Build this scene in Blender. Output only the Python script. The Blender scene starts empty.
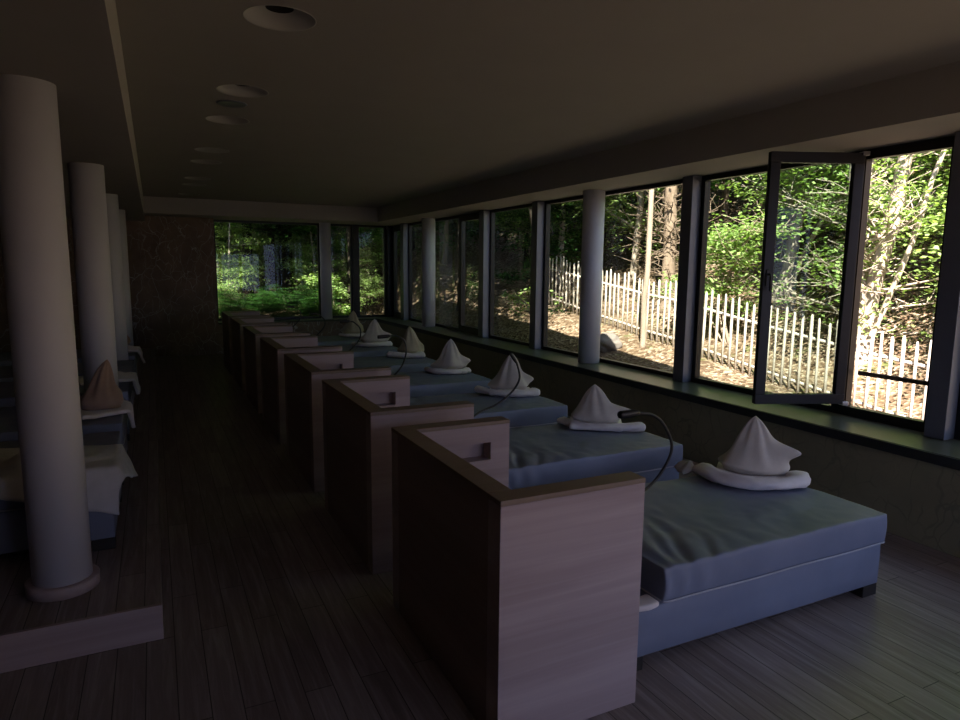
import bpy, bmesh, math, random
from mathutils import Vector, Matrix, noise
random.seed(7)
PI = math.pi
S = bpy.context.scene
C = S.collection

# ------------------------------------------------------------------ helpers
class MB:
    def __init__(s): s.v=[]; s.f=[]; s.sm=[]
    def add(s, vs, fs, smooth=False):
        n=len(s.v); s.v+= [tuple(p) for p in vs]; s.f+=[tuple(i+n for i in f) for f in fs]; s.sm+=[smooth]*len(fs); return s
    def box(s, x0,x1,y0,y1,z0,z1):
        v=[(x,y,z) for z in (z0,z1) for y in (y0,y1) for x in (x0,x1)]
        return s.add(v,[(0,2,3,1),(4,5,7,6),(0,1,5,4),(2,6,7,3),(0,4,6,2),(1,3,7,5)])
    def rbox(s, x0,x1,y0,y1,z0,z1,b=.004,seg=2):
        bm=bmesh.new(); bmesh.ops.create_cube(bm,size=1)
        for v in bm.verts: v.co=Vector(((x0+x1)/2+v.co.x*(x1-x0),(y0+y1)/2+v.co.y*(y1-y0),(z0+z1)/2+v.co.z*(z1-z0)))
        bmesh.ops.bevel(bm,geom=bm.edges[:],offset=b,segments=seg,affect='EDGES',profile=.5)
        return s.addbm(bm)
    def addbm(s,bm,smooth=False):
        bm.verts.index_update()
        s.add([v.co for v in bm.verts],[[v.index for v in f.verts] for f in bm.faces],smooth); bm.free(); return s
    def lathe(s, prof, n=40, c=(0,0,0), smooth=True, close=False):
        vs=[];fs=[]
        for r,z in prof:
            for k in range(n):
                a=2*PI*k/n; vs.append((c[0]+r*math.cos(a),c[1]+r*math.sin(a),c[2]+z))
        for i in range(len(prof)-1):
            for k in range(n):
                k2=(k+1)%n; fs.append((i*n+k,i*n+k2,(i+1)*n+k2,(i+1)*n+k))
        if close:
            fs.append(tuple(reversed(range(n)))); m=(len(prof)-1)*n; fs.append(tuple(range(m,m+n)))
        return s.add(vs,fs,smooth)
    def tube(s, pts, rad, n=8, smooth=True, flat=1.0):
        pts=[Vector(p) for p in pts]
        if not isinstance(rad,(list,tuple)): rad=[rad]*len(pts)
        vs=[];fs=[];prev=None
        for i,p in enumerate(pts):
            t=(pts[min(i+1,len(pts)-1)]-pts[max(i-1,0)]).normalized()
            if prev is None:
                a=Vector((0,0,1)) if abs(t.z)<.9 else Vector((1,0,0))
                u=t.cross(a).normalized()
            else:
                u=(prev-t*prev.dot(t)).normalized()
            prev=u; w=t.cross(u)
            for k in range(n):
                a=2*PI*k/n; vs.append(p+rad[i]*(math.cos(a)*u+math.sin(a)*w*flat))
        for i in range(len(pts)-1):
            for k in range(n):
                k2=(k+1)%n; fs.append((i*n+k,i*n+k2,(i+1)*n+k2,(i+1)*n+k))
        fs.append(tuple(reversed(range(n)))); m=(len(pts)-1)*n; fs.append(tuple(range(m,m+n)))
        return s.add(vs,fs,smooth)
    def mesh(s,name,mat):
        m=bpy.data.meshes.new(name); m.from_pydata(s.v,[],s.f); m.polygons.foreach_set('use_smooth',s.sm)
        m.materials.append(mat); m.update(); return m
    def build(s,name,mat,parent=None,loc=None):
        o=bpy.data.objects.new(name,s.mesh(name,mat)); C.objects.link(o)
        if parent: o.parent=parent
        if loc: o.location=loc
        return o
def tag(o,label=None,cat=None,group=None,kind=None):
    if label:o['label']=label
    if cat:o['category']=cat
    if group:o['group']=group
    if kind:o['kind']=kind
    return o
def thing(name,label,cat,loc=(0,0,0),rz=0,group=None):
    o=bpy.data.objects.new(name,None); C.objects.link(o); o.location=loc; o.rotation_euler=(0,0,rz); o.empty_display_size=.1
    return tag(o,label,cat,group)
def struct(name,loc=(0,0,0)):
    o=bpy.data.objects.new(name,None); C.objects.link(o); o.location=loc; o['kind']='structure'; return o
def dup(root,loc,rz,label,group=None):
    r=root.copy(); C.objects.link(r); r.location=loc; r.rotation_euler=(0,0,rz); r['label']=label
    if group: r['group']=group
    for ch in list(root.children):
        c=ch.copy(); C.objects.link(c); c.parent=r
        for g in list(ch.children):
            d=g.copy(); C.objects.link(d); d.parent=c
    return r
def spline(pts,k=8):
    P=[Vector(p) for p in pts]; out=[]
    for i in range(len(P)-1):
        a=P[max(i-1,0)];b=P[i];c=P[i+1];d=P[min(i+2,len(P)-1)]
        for j in range(k):
            t=j/k; out.append(.5*((2*b)+(c-a)*t+(2*a-5*b+4*c-d)*t*t+(3*b-a-3*c+d)*t**3))
    out.append(P[-1]); return out
def fbm(x,y,z=0,o=3):
    return noise.fractal(Vector((x,y,z)),1.0,2.0,o)

# ------------------------------------------------------------------ materials
def nodes(name):
    m=bpy.data.materials.new(name); m.use_nodes=True; nt=m.node_tree; nt.nodes.clear()
    out=nt.nodes.new('ShaderNodeOutputMaterial'); return m,nt,out
def N(nt,t,**k):
    n=nt.nodes.new(t)
    for a,b in k.items():
        if a in n.inputs.keys() if isinstance(a,str) else False: n.inputs[a].default_value=b
        else: setattr(n,a,b)
    return n
def L(nt,a,b): nt.links.new(a,b)
def coords(nt,scale=(1,1,1),kind='Object',rot=(0,0,0)):
    tc=nt.nodes.new('ShaderNodeTexCoord'); mp=nt.nodes.new('ShaderNodeMapping')
    mp.inputs['Scale'].default_value=scale; mp.inputs['Rotation'].default_value=rot
    L(nt,tc.outputs[kind],mp.inputs['Vector']); return mp.outputs['Vector']
def noi(nt,vec,scale,detail=4,rough=.5,dist=0):
    n=nt.nodes.new('ShaderNodeTexNoise'); n.inputs['Scale'].default_value=scale; n.inputs['Detail'].default_value=detail
    n.inputs['Roughness'].default_value=rough; n.inputs['Distortion'].default_value=dist; L(nt,vec,n.inputs['Vector']); return n.outputs['Fac']
def ramp(nt,fac,stops):
    r=nt.nodes.new('ShaderNodeValToRGB'); e=r.color_ramp.elements
    while len(e)<len(stops): e.new(.5)
    for i,(p,c) in enumerate(stops): e[i].position=p; e[i].color=(*c,1)
    L(nt,fac,r.inputs['Fac']); return r.outputs['Color']
def mixc(nt,fac,a,b,mode='MIX'):
    m=nt.nodes.new('ShaderNodeMix'); m.data_type='RGBA'; m.blend_type=mode
    for s_,x in ((m.inputs[0],fac),(m.inputs[6],a),(m.inputs[7],b)):
        if isinstance(x,(int,float)): s_.default_value=x
        elif isinstance(x,tuple): s_.default_value=(*x,1)
        else: L(nt,x,s_)
    return m.outputs[2]
def math_(nt,op,a,b=None):
    m=nt.nodes.new('ShaderNodeMath'); m.operation=op
    for i,x in enumerate((a,b)):
        if x is None: continue
        if isinstance(x,(int,float)): m.inputs[i].default_value=x
        else: L(nt,x,m.inputs[i])
    return m.outputs[0]
def princ(nt,out,col,rough=.6,metal=0,spec=.5,bump=None,bstr=.2,bdist=.01):
    p=nt.nodes.new('ShaderNodeBsdfPrincipled')
    if isinstance(col,tuple): p.inputs['Base Color'].default_value=(*col,1)
    else: L(nt,col,p.inputs['Base Color'])
    if isinstance(rough,(int,float)): p.inputs['Roughness'].default_value=rough
    else: L(nt,rough,p.inputs['Roughness'])
    p.inputs['Metallic'].default_value=metal; p.inputs['Specular IOR Level'].default_value=spec
    if bump is not None:
        b=nt.nodes.new('ShaderNodeBump'); b.inputs['Strength'].default_value=bstr; b.inputs['Distance'].default_value=bdist
        L(nt,bump,b.inputs['Height']); L(nt,b.outputs['Normal'],p.inputs['Normal'])
    L(nt,p.outputs[0],out.inputs['Surface']); return p
def simple(name,col,rough=.6,metal=0,spec=.5,var=.12,vs=6,bump=.05):
    m,nt,out=nodes(name); v=coords(nt)
    n=noi(nt,v,vs,5,.6)
    c=ramp(nt,n,[(.25,tuple(x*(1-var) for x in col)),(.75,tuple(min(1,x*(1+var)) for x in col))])
    princ(nt,out,c,rough,metal,spec,noi(nt,v,vs*20,3),bump,.002); return m
def wood(name,axis,c0,c1,c2,rough=.45,board=None):
    # limed oak: long streaks along the given axis, pale pores, slight tone change board to board
    m,nt,out=nodes(name)
    sc={'X':(.7,22,22),'Y':(22,.7,22),'Z':(22,22,.7)}[axis]
    v=coords(nt,sc); g=noi(nt,v,1.3,6,.6,.6)
    v2=coords(nt,tuple(x*5 for x in sc)); f=noi(nt,v2,1.5,4,.7)
    col=ramp(nt,g,[(.2,c0),(.5,c1),(.85,c2)])
    col=mixc(nt,math_(nt,'MULTIPLY',f,.35),col,c2)
    v3=coords(nt,{'X':(.5,1,4.2),'Y':(1,.5,4.2),'Z':(4.2,4.2,.5)}[axis]); b=noi(nt,v3,1,0)
    col=mixc(nt,.35,col,ramp(nt,b,[(.42,tuple(x*.8 for x in c1)),(.5,c1),(.58,c2)]))
    princ(nt,out,col,rough,0,.35,f,.12,.002); return m
def floor_mat():
    m,nt,out=nodes('oak_plank_floor')
    v=coords(nt,(1,1,1),rot=(0,0,PI/2))
    br=nt.nodes.new('ShaderNodeTexBrick'); br.offset=.37; br.inputs['Scale'].default_value=1
    br.inputs['Brick Width'].default_value=1.15; br.inputs['Row Height'].default_value=.125; br.inputs['Mortar Size'].default_value=.0022
    br.inputs['Color1'].default_value=(0,0,0,1); br.inputs['Color2'].default_value=(1,1,1,1); br.inputs['Mortar'].default_value=(.5,.5,.5,1); br.inputs['Bias'].default_value=0
    L(nt,v,br.inputs['Vector'])
    tone=ramp(nt,br.outputs['Color'],[(0,(.17,.13,.12)),(.5,(.25,.20,.185)),(1,(.34,.28,.265))])
    v2=coords(nt,(22,1.4,1)); g=noi(nt,v2,1.2,6,.65,.8)
    gr=ramp(nt,g,[(.3,(.12,.095,.09)),(.5,(.24,.195,.185)),(.68,(.44,.39,.385))])
    col=mixc(nt,.5,tone,gr)
    v4=coords(nt,(60,3,1)); f=noi(nt,v4,1.5,3,.7,.3)
    col=mixc(nt,ramp(nt,f,[(.6,(0,0,0)),(.75,(.5,.5,.5))]),col,(.36,.33,.33))
    col=mixc(nt,br.outputs['Fac'],col,(.04,.03,.025))
    princ(nt,out,col,ramp(nt,f,[(.3,(.30,)*3),(.8,(.46,)*3)]),0,.35,math_(nt,'SUBTRACT',f,br.outputs['Fac']),.15,.003); return m
def twig_paper(name,base,line,scale,seed=0.0,dens=.5,wid=.02,var=.25):
    # wallpaper printed with thin crossing stalks
    m,nt,out=nodes(name)
    v=coords(nt,(1,1,1)); n=noi(nt,v,2.2,4,.6)
    col=ramp(nt,n,[(.3,tuple(x*(1-var) for x in base)),(.7,tuple(x*(1+var) for x in base))])
    w=nt.nodes.new('ShaderNodeTexNoise'); w.inputs['Scale'].default_value=2.3; w.inputs['Detail'].default_value=3
    L(nt,v,w.inputs['Vector'])
    off=nt.nodes.new('ShaderNodeVectorMath'); off.operation='MULTIPLY_ADD'; off.inputs[1].default_value=(.35,.35,.35)
    L(nt,w.outputs['Color'],off.inputs[0]); L(nt,v,off.inputs[2])
    tot=None
    for k,(sc,ln) in enumerate(((scale,wid),(scale*1.9,wid*1.3))):
        vo=nt.nodes.new('ShaderNodeTexVoronoi'); vo.feature='DISTANCE_TO_EDGE'; vo.inputs['Scale'].default_value=sc
        mp=nt.nodes.new('ShaderNodeMapping'); mp.inputs['Location'].default_value=(seed+k*3.1,seed,k*1.7); mp.inputs['Scale'].default_value=(1.25,1,.62)
        L(nt,off.outputs[0],mp.inputs['Vector']); L(nt,mp.outputs[0],vo.inputs['Vector'])
        e=ramp(nt,vo.outputs['Distance'],[(0,(1,1,1)),(ln,(1,1,1)),(ln*2.2,(0,0,0))])
        msk=ramp(nt,noi(nt,v,1.3+k*2,2),[(dens-.06,(0,0,0)),(dens+.08,(1,1,1))])
        x=mixc(nt,1.0,e,msk,'MULTIPLY'); tot=x if tot is None else mixc(nt,1.0,tot,x,'LIGHTEN')
    col=mixc(nt,tot,col,line)
    princ(nt,out,col,.6,0,.3,noi(nt,v,60,3),.08,.002); return m
def vinyl():
    m,nt,out=nodes('blue_grey_upholstery'); v=coords(nt)
    n=noi(nt,v,3,4,.6)
    c=ramp(nt,n,[(.3,(.165,.185,.26)),(.7,(.20,.22,.30))])
    princ(nt,out,c,.5,0,.35,noi(nt,coords(nt,(1,1,1)),260,2,.6),.15,.0015); return m
def cloth(name,c,rough=.9):
    m,nt,out=nodes(name); v=coords(nt); n=noi(nt,v,9,4,.6)
    col=ramp(nt,n,[(.3,tuple(x*.88 for x in c)),(.7,tuple(min(1,x*1.06) for x in c))])
    p=princ(nt,out,col,rough,0,.2,noi(nt,v,170,3,.7),.35,.003); p.inputs['Sheen Weight'].default_value=.2; return m
def glass_mat(name,tint=(.93,.96,.94)):
    m,nt,out=nodes(name)
    t=nt.nodes.new('ShaderNodeBsdfTransparent'); t.inputs[0].default_value=(*tint,1)
    g=nt.nodes.new('ShaderNodeBsdfGlossy'); g.inputs['Roughness'].default_value=.02; g.inputs['Color'].default_value=(.9,.92,.95,1)
    ge=nt.nodes.new('ShaderNodeNewGeometry'); dp=nt.nodes.new('ShaderNodeVectorMath'); dp.operation='DOT_PRODUCT'
    L(nt,ge.outputs['Normal'],dp.inputs[0]); L(nt,ge.outputs['Incoming'],dp.inputs[1])
    f=math_(nt,'MULTIPLY_ADD',math_(nt,'POWER',math_(nt,'SUBTRACT',1.0,math_(nt,'ABSOLUTE',dp.outputs['Value'])),5.0),.9); f.node.inputs[2].default_value=.011
    mx=nt.nodes.new('ShaderNodeMixShader'); L(nt,f,mx.inputs[0]); L(nt,t.outputs[0],mx.inputs[1]); L(nt,g.outputs[0],mx.inputs[2])
    L(nt,mx.outputs[0],out.inputs['Surface']); return m
def leaf_mat(name,a,b,trans=.45):
    m,nt,out=nodes(name)
    v=coords(nt,kind='Object'); n=noi(nt,v,1.1,4,.7)
    g=nt.nodes.new('ShaderNodeNewGeometry')
    r=nt.nodes.new('ShaderNodeMath'); r.operation='MULTIPLY_ADD'; L(nt,g.outputs['Random Per Island'],r.inputs[0]); r.inputs[1].default_value=.5
    L(nt,math_(nt,'MULTIPLY',n,.6),r.inputs[2])
    c=ramp(nt,r.outputs[0],[(.2,a),(.75,b)])
    d=nt.nodes.new('ShaderNodeBsdfPrincipled'); d.inputs['Roughness'].default_value=.5; d.inputs['Specular IOR Level'].default_value=.3; L(nt,c,d.inputs['Base Color'])
    t=nt.nodes.new('ShaderNodeBsdfTranslucent'); L(nt,mixc(nt,1.0,c,(1.15,1.25,.6),'MULTIPLY'),t.inputs[0])
    mx=nt.nodes.new('ShaderNodeMixShader'); mx.inputs[0].default_value=trans
    L(nt,d.outputs[0],mx.inputs[1]); L(nt,t.outputs[0],mx.inputs[2]); L(nt,mx.outputs[0],out.inputs['Surface']); return m
def bark(name,a,b,s=6):
    m,nt,out=nodes(name); v=coords(nt,(1,1,.25)); n=noi(nt,v,s,6,.7,.5)
    c=ramp(nt,n,[(.3,a),(.7,b)]); princ(nt,out,c,.9,0,.1,noi(nt,v,s*6,5,.7),.8,.02); return m
def ground_mat():
    m,nt,out=nodes('leaf_litter_ground'); v=coords(nt)
    vo=nt.nodes.new('ShaderNodeTexVoronoi'); vo.inputs['Scale'].default_value=20; L(nt,v,vo.inputs['Vector'])
    sep=nt.nodes.new('ShaderNodeSeparateColor'); L(nt,vo.outputs['Color'],sep.inputs[0])
    c=ramp(nt,sep.outputs[0],[(0,(.07,.042,.026)),(.4,(.16,.10,.065)),(.7,(.27,.19,.13)),(1,(.42,.33,.25))])
    n=noi(nt,v,.8,5,.65); c=mixc(nt,ramp(nt,n,[(.4,(0,0,0)),(.62,(.75,.75,.75))]),c,(.10,.065,.038))
    g=noi(nt,v,1.7,4,.7); c=mixc(nt,ramp(nt,g,[(.58,(0,0,0)),(.72,(.7,.7,.7))]),c,(.07,.12,.025))
    princ(nt,out,c,.95,0,.1,vo.outputs['Distance'],.8,.05); return m

M={}
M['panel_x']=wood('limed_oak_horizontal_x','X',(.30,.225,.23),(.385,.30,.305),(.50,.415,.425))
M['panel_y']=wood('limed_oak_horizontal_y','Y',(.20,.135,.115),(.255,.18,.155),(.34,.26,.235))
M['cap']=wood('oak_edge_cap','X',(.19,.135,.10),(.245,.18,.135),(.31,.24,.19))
M['floor']=floor_mat()
M['ceil']=simple('ceiling_paint',(.345,.33,.31),.85,0,.2,.03,2,.05)
M['col']=simple('column_paint',(.56,.56,.63),.55,0,.3,.03,3,.05)
M['paper_r']=twig_paper('wallpaper_olive_tendrils',(.25,.22,.14),(.195,.175,.115),3.4,2.0,.52,.012,.12)
M['paper_b']=twig_paper('wallpaper_brown_stalks',(.19,.135,.10),(.36,.35,.32),2.6,5.0,.46,.006)
M['wall']=simple('side_wall_paint',(.07,.06,.055),.8,0,.2,.08,2,.05)
M['sill']=simple('window_sill_stone',(.07,.073,.05),.3,0,.22,.1,5,.01)
M['sill_edge']=simple('sill_edge_black',(.02,.02,.02),.4,0,.4)
M['post']=simple('slate_metal_post',(.15,.16,.20),.4,.3,.5,.05,4,.02)
M['black']=simple('black_window_metal',(.009,.009,.011),.4,0,.35,.1,4,.02)
M['glass']=glass_mat('window_glass',(.80,.84,.82))
M['vinyl']=vinyl()
M['piping']=simple('pale_piping',(.42,.42,.48),.5)
M['foot']=simple('dark_bed_foot',(.02,.017,.016),.5)
M['pillow']=cloth('taupe_pillow_cloth',(.56,.50,.44))
M['pillow2']=cloth('ochre_pillow_cloth',(.42,.36,.27))
M['pillow3']=cloth('brown_pillow_cloth',(.36,.25,.20))
M['towel']=cloth('white_terry_towel',(.74,.68,.68))
M['towel2']=cloth('grey_terry_towel',(.55,.53,.54))
M['lamp']=simple('black_lamp_rubber',(.012,.012,.013),.45,0,.5,.1,8,.02)
M['dome']=simple('lamp_reflector_paint',(.42,.42,.41),.5,0,.3,.02,3,.02)
M['darkhole']=simple('lamp_throat_black',(.01,.01,.01),.6)
M['steel']=simple('brushed_steel',(.6,.6,.62),.3,1,.5,.05,5,.02)
M['fence']=bark('weathered_pale_wood',(.42,.35,.30),(.62,.54,.47),5)
M['bark_pale']=bark('pale_grey_bark',(.26,.20,.16),(.46,.38,.31),4)
M['bark_brown']=bark('brown_scaly_bark',(.13,.085,.06),(.30,.22,.165),7)
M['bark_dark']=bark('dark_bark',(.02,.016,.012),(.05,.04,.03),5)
M['twig']=bark('dead_twig_bark',(.24,.17,.13),(.42,.32,.25),5)
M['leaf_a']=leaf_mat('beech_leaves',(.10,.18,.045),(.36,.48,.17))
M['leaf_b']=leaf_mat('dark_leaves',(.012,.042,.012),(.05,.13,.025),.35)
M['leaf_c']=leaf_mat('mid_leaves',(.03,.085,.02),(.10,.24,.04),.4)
M['ground']=ground_mat()
M['stone']=simple('boulder_stone',(.17,.14,.125),.9,0,.2,.25,4,.5)
M['roof']=simple('roof_fascia',(.25,.25,.26),.7)

# ------------------------------------------------------------------ setting
ZL=2.69   # lower ceiling over the platform
ZS=2.80   # soffit along the windows
ZC=3.10   # raised ceiling
XW=4.63   # inner face of the window wall
YB=14.80  # inner face of the back wall
XL=-3.4; YR=-1.6
def st(name,mb,mat,parent=None):
    o=mb.build(name,mat,parent); o['kind']='structure'; return o
st('floor',MB().box(XL,XW+.02,YR,YB+.02,-.12,0),M['floor'])
# window wall below the sill
st('wall_right',MB().box(XW,XW+.62,YR-.2,YB+.6,-.6,.62),M['paper_r'])
st('wall_left',MB().box(XL-.2,XL,YR-.2,YB+.6,-.12,3.4),M['wall'])
mb=MB().box(XL,1.16,YB,YB+.6,0,3.4).box(1.16,XW,YB,YB+.6,-.6,.62)
st('wall_back',mb,M['paper_b'])
# rear wall behind the camera: side pieces, lintel and low parapet around a broad glazed opening
mb=MB().box(XL,1.0,YR-.2,YR,0,3.4).box(4.45,XW,YR-.2,YR,0,3.4).box(1.0,4.45,YR-.2,YR,2.4,3.4).box(1.0,4.45,YR-.2,YR,0,.1)
st('wall_front',mb,M['wall'])
# ceiling: raised field with round lamp holes, soffits around it
LY=[3.68,5.27,6.35,8.07,9.0,10.75,11.6,13.2]
LX=.65; LR=.178
bm=bmesh.new()
xs=(-.095,4.40); ys=(YR,14.03)
outer=[bm.verts.new((x,y,ZC)) for x,y in ((xs[0],ys[0]),(xs[1],ys[0]),(xs[1],ys[1]),(xs[0],ys[1]))]
E_=[bm.edges.new((outer[i],outer[(i+1)%4])) for i in range(4)]
for y in LY:
    ring=[bm.verts.new((LX+LR*math.cos(2*PI*k/32),y+LR*math.sin(2*PI*k/32),ZC)) for k in range(32)]
    E_+=[bm.edges.new((ring[i],ring[(i+1)%32])) for i in range(32)]
bmesh.ops.triangle_fill(bm,use_beauty=True,use_dissolve=False,edges=E_,normal=(0,0,-1))
mb=MB().addbm(bm)
mb.box(4.40,XW+.62,YR-.2,YB+.6,ZS,3.4)           # soffit over the windows
mb.box(xs[0],4.40,14.03,YB+.6,ZS,3.4)             # soffit at the back
mb.box(XL-.2,xs[0],YR-.2,YB+.6,ZL,3.4)            # lower ceiling over the platform
mb.box(-.095,4.4,YR-.2,YR,ZC,3.4)
st('ceiling',mb,M['ceil'])
# roof slab; its front overhang is added to keep sun from the rear opening
st('trim_1',MB().box(XL-.4,XW+.75,YR-3.5,YB+.75,3.401,3.75),M['roof'])
# sills
mb=MB().rbox(XW-.035,XW+.63,YR,YB+.62,.622,.66,.004)
st('trim_2',mb,M['sill'])
st('trim_3',MB().rbox(XW-.045,XW-.0355,YR,YB-.04,.585,.655,.002),M['sill_edge'])
mb=MB().rbox(1.165,XW-.05,YB-.035,YB+.62,.622,.66,.004)
st('trim_4',mb,M['sill'])

# platform on the left
mb=MB().rbox(XL+.002,-.05,3.47,YB-.002,.002,.18,.004)
o=mb.build('platform',M['floor']); tag(o,'raised wooden plank platform one step high along the left side','platform')
mb=MB().rbox(XL+.004,-.048,3.447,3.4695,.002,.182,.002)
mb.build('step_riser',M['panel_x'],o)['label']='pale wood riser on the front edge of the platform'

# columns
def column(x,y,z0,z1,label,ring=False,r=.135,group=None):
    t=thing('column',label,'column',(x,y,z0),0,group)
    MB().lathe([(r,0),(r,z1-z0)],56,(0,0,0),True,True).build('shaft',M['col'],t)
    if ring: MB().lathe([(r+.001,0.001),(r+.03,0.001),(r+.032,.055),(r+.028,.06),(r+.001,.06)],56,(0,0,0)).build('base_ring',M['panel_x'],t)['label']='wooden ring around the foot of the column'
    return t
column(-.505,3.87,.18,ZL,'thick white round column nearest the camera, with a wooden ring at its foot',True)
column(-.47,6.74,.18,ZL,'white round column on the platform, second from the camera, behind the thick near one',True)
column(-.475,9.45,.18,ZL,'white round column on the platform, third from the camera',True)
column(-.48,12.0,.18,ZL,'white round column at the far end of the platform, beside the patterned back wall',True)
column(4.95,6.92,.66,ZS,'white round column on the sill in the middle of the right window wall')
column(4.95,12.45,.66,ZS,'white round column on the sill at the far end of the right window wall, before the corner')
column(3.49,15.02,.66,ZS,'slim white round column in front of the back window',False,.125)

# ------------------------------------------------------------------ windows
XG=5.14
def frame_y(mb,y0,y1,z0,z1,w=.055,x0=XG-.035,x1=XG+.035):
    mb.box(x0,x1,y0,y1,z0,z0+w).box(x0,x1,y0,y1,z1-w,z1).box(x0,x1,y0,y0+w,z0+w,z1-w).box(x0,x1,y1-w,y1,z0+w,z1-w)
WZ0,WZ1=.662,ZS-.002
wn=[0]
def window_right(y0,y1,post=None,w=.045,sash=False,glass=True,solid=False):
    wn[0]+=1; t=struct('window_%d'%wn[0],(XG,y0,WZ0))
    mb=MB(); frame_y(mb,y0+.001,y1-.001,WZ0,WZ1,w)
    if sash: frame_y(mb,y0+w,y1-w,WZ0+w,WZ1-w,.07,XG-.06,XG+.02)
    for i,v in enumerate(mb.v): mb.v[i]=(v[0]-XG,v[1]-y0,v[2]-WZ0)
    fr_=mb.build('window_frame',M['black'],t)
    if glass:
        ww=w+(.07 if sash else 0)
        MB().box(-.004,.004,ww-.001,y1-y0-ww+.001,ww-.001,WZ1-WZ0-ww+.001).build('glass_pane',M['glass'],t)
    if post:
        MB().rbox(-.155,.03,post[0]-y0,post[1]-y0,0,WZ1-WZ0,.003).build('window_post',M['post'],t)
    if sash:
        h=MB().rbox(-.075,-.06,.10,.13,1.02,1.14,.003).tube([(-.07,.115,1.10),(-.11,.115,1.10),(-.115,.115,1.09),(-.115,.115,.98)],.008)
        h.build('handle',M['steel'],fr_)
    return t
# the opening whose sash stands open, and its neighbours
t_open=window_right(2.80,3.58,(2.66,2.80),.075,glass=False)
window_right(3.581,5.27,None,.05)
window_right(5.42,8.33,(5.27,5.42))
window_right(8.49,10.06,(8.33,8.49))
window_right(10.24,11.28,(10.06,10.24),.05,sash=True)
window_right(11.281,14.05,None,.05)
window_right(14.25,15.1,(14.05,14.25),.07,sash=True)
window_right(1.05,2.66,(.90,1.05))
window_right(-1.6,.90,None)
# open sash, hinged on its far side and swung into the room
hx,hy=5.06,3.50
ang=math.atan2(.30,-.70)     # from the hinge towards the free edge, in plan
sa=thing('window_sash','black framed glass sash standing open into the room from the right window wall','window sash',(hx,hy,.765),ang)
sl,sh=.755,2.0; sw=.082
mb=MB().rbox(0,sl,-.026,.026,0,sw,.004).rbox(0,sl,-.026,.026,sh-sw,sh,.004).rbox(0,sw,-.0262,.0262,sw,sh-sw,.004).rbox(sl-sw,sl,-.0262,.0262,sw,sh-sw,.004)
mb.build('sash_frame',M['black'],sa)
MB().box(sw-.002,sl-sw+.002,-.004,.004,sw-.002,sh-sw+.002).build('glass_pane',M['glass'],sa)
h=MB().rbox(sl-.05,sl-.02,.0265,.036,.96,1.09,.003).tube([(sl-.035,.03,1.05),(sl-.035,.07,1.05),(sl-.035,.078,1.04),(sl-.035,.078,.92)],.008)
h.build('handle',M['black'],sa)
h=MB().rbox(-.03,.02,-.035,.035,sh-.02,sh+.012,.003); h.build('hinge',M['steel'],sa)
h=MB().rbox(-.03,.02,-.035,.035,-.012,.02,.003); h.build('hinge',M['steel'],sa)
# dark bar across the open window, standing in for the fence rail's shaded side
g=thing('rail_shade_bar','dark horizontal bar in the open window, standing for the shaded side of the fence rail','rail',(XG+.03,2.80,1.0))
MB().rbox(0.005,.03,.03,.67,0,.035,.004).build('bar',M['bark_brown'],g)
# back windows
YG=15.25
def window_back(x0,x1,post=None):
    wn[0]+=1; t=struct('window_%d'%wn[0],(x0,YG,WZ0)); H=WZ1-WZ0; w=.05; W=x1-x0
    mb=MB().box(0,W,-.035,.035,0,w).box(0,W,-.035,.035,H-w,H).box(0,w,-.035,.035,w,H-w).box(W-w,W,-.035,.035,w,H-w)
    mb.build('window_frame',M['black'],t)
    MB().box(w-.001,W-w+.001,-.004,.004,w-.001,H-w+.001).build('glass_pane',M['glass'],t)
    if post: MB().rbox(post[0]-x0,post[1]-x0,-.08,.035,0,H,.003).build('window_post',M['black'],t)
    return t
window_back(1.162,3.42); window_back(3.421,4.16,(4.161,4.27)); window_back(4.271,4.98)
st('trim_5',MB().box(4.981,5.17,15.12,15.29,WZ0,WZ1),M['black'])
# glazing of the opening behind the camera
for k in range(4):
    wn[0]+=1; x0=1.002+k*.862; t=struct('window_%d'%wn[0],(x0,YR-.1,.102)); W=.858; H=2.296; w=.05
    MB().box(0,W,-.03,.03,0,w).box(0,W,-.03,.03,H-w,H).box(0,w,-.03,.03,w,H-w).box(W-w,W,-.03,.03,w,H-w).build('window_frame',M['black'],t)

# ------------------------------------------------------------------ ceiling lamps
lights=['large round recessed ceiling lamp nearest the camera in view','recessed ceiling lamp second from the camera, above the dark flush ring',
 'recessed ceiling lamp third from the camera, just beyond the dark flush ring','recessed ceiling lamp fourth from the camera, nearer of the middle pair','recessed ceiling lamp fifth from the camera, farther of the middle pair',
 'recessed ceiling lamp sixth from the camera','recessed ceiling lamp seventh from the camera','farthest recessed ceiling lamp, nearest the back wall']
cl=thing('ceiling_lamp',lights[0],'ceiling lamp',(LX,LY[0],ZC),0,'recessed lamps in a row on the ceiling')
rf=MB().lathe([(LR+.004,0),(LR+.004,-.0015),(LR-.002,-.0015),(LR-.02,.014),(LR-.06,.036),(.07,.05)],40).build('reflector',M['dome'],cl)
MB().lathe([(.07,.05),(.068,.22),(.001,.22)],32).build('throat',M['darkhole'],rf)
for i in range(1,8): dup(cl,(LX,LY[i],ZC),0,lights[i])
o=MB().lathe([(.001,-.008),(.085,-.008),(.1,-.012),(.112,-.008),(.115,-.001),(.001,-.001)],36).build('ceiling_speaker',M['post'],None,(LX-.03,5.70,ZC))
tag(o,'flat dark round ring flush in the ceiling between the second and third lamps','speaker')

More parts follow.
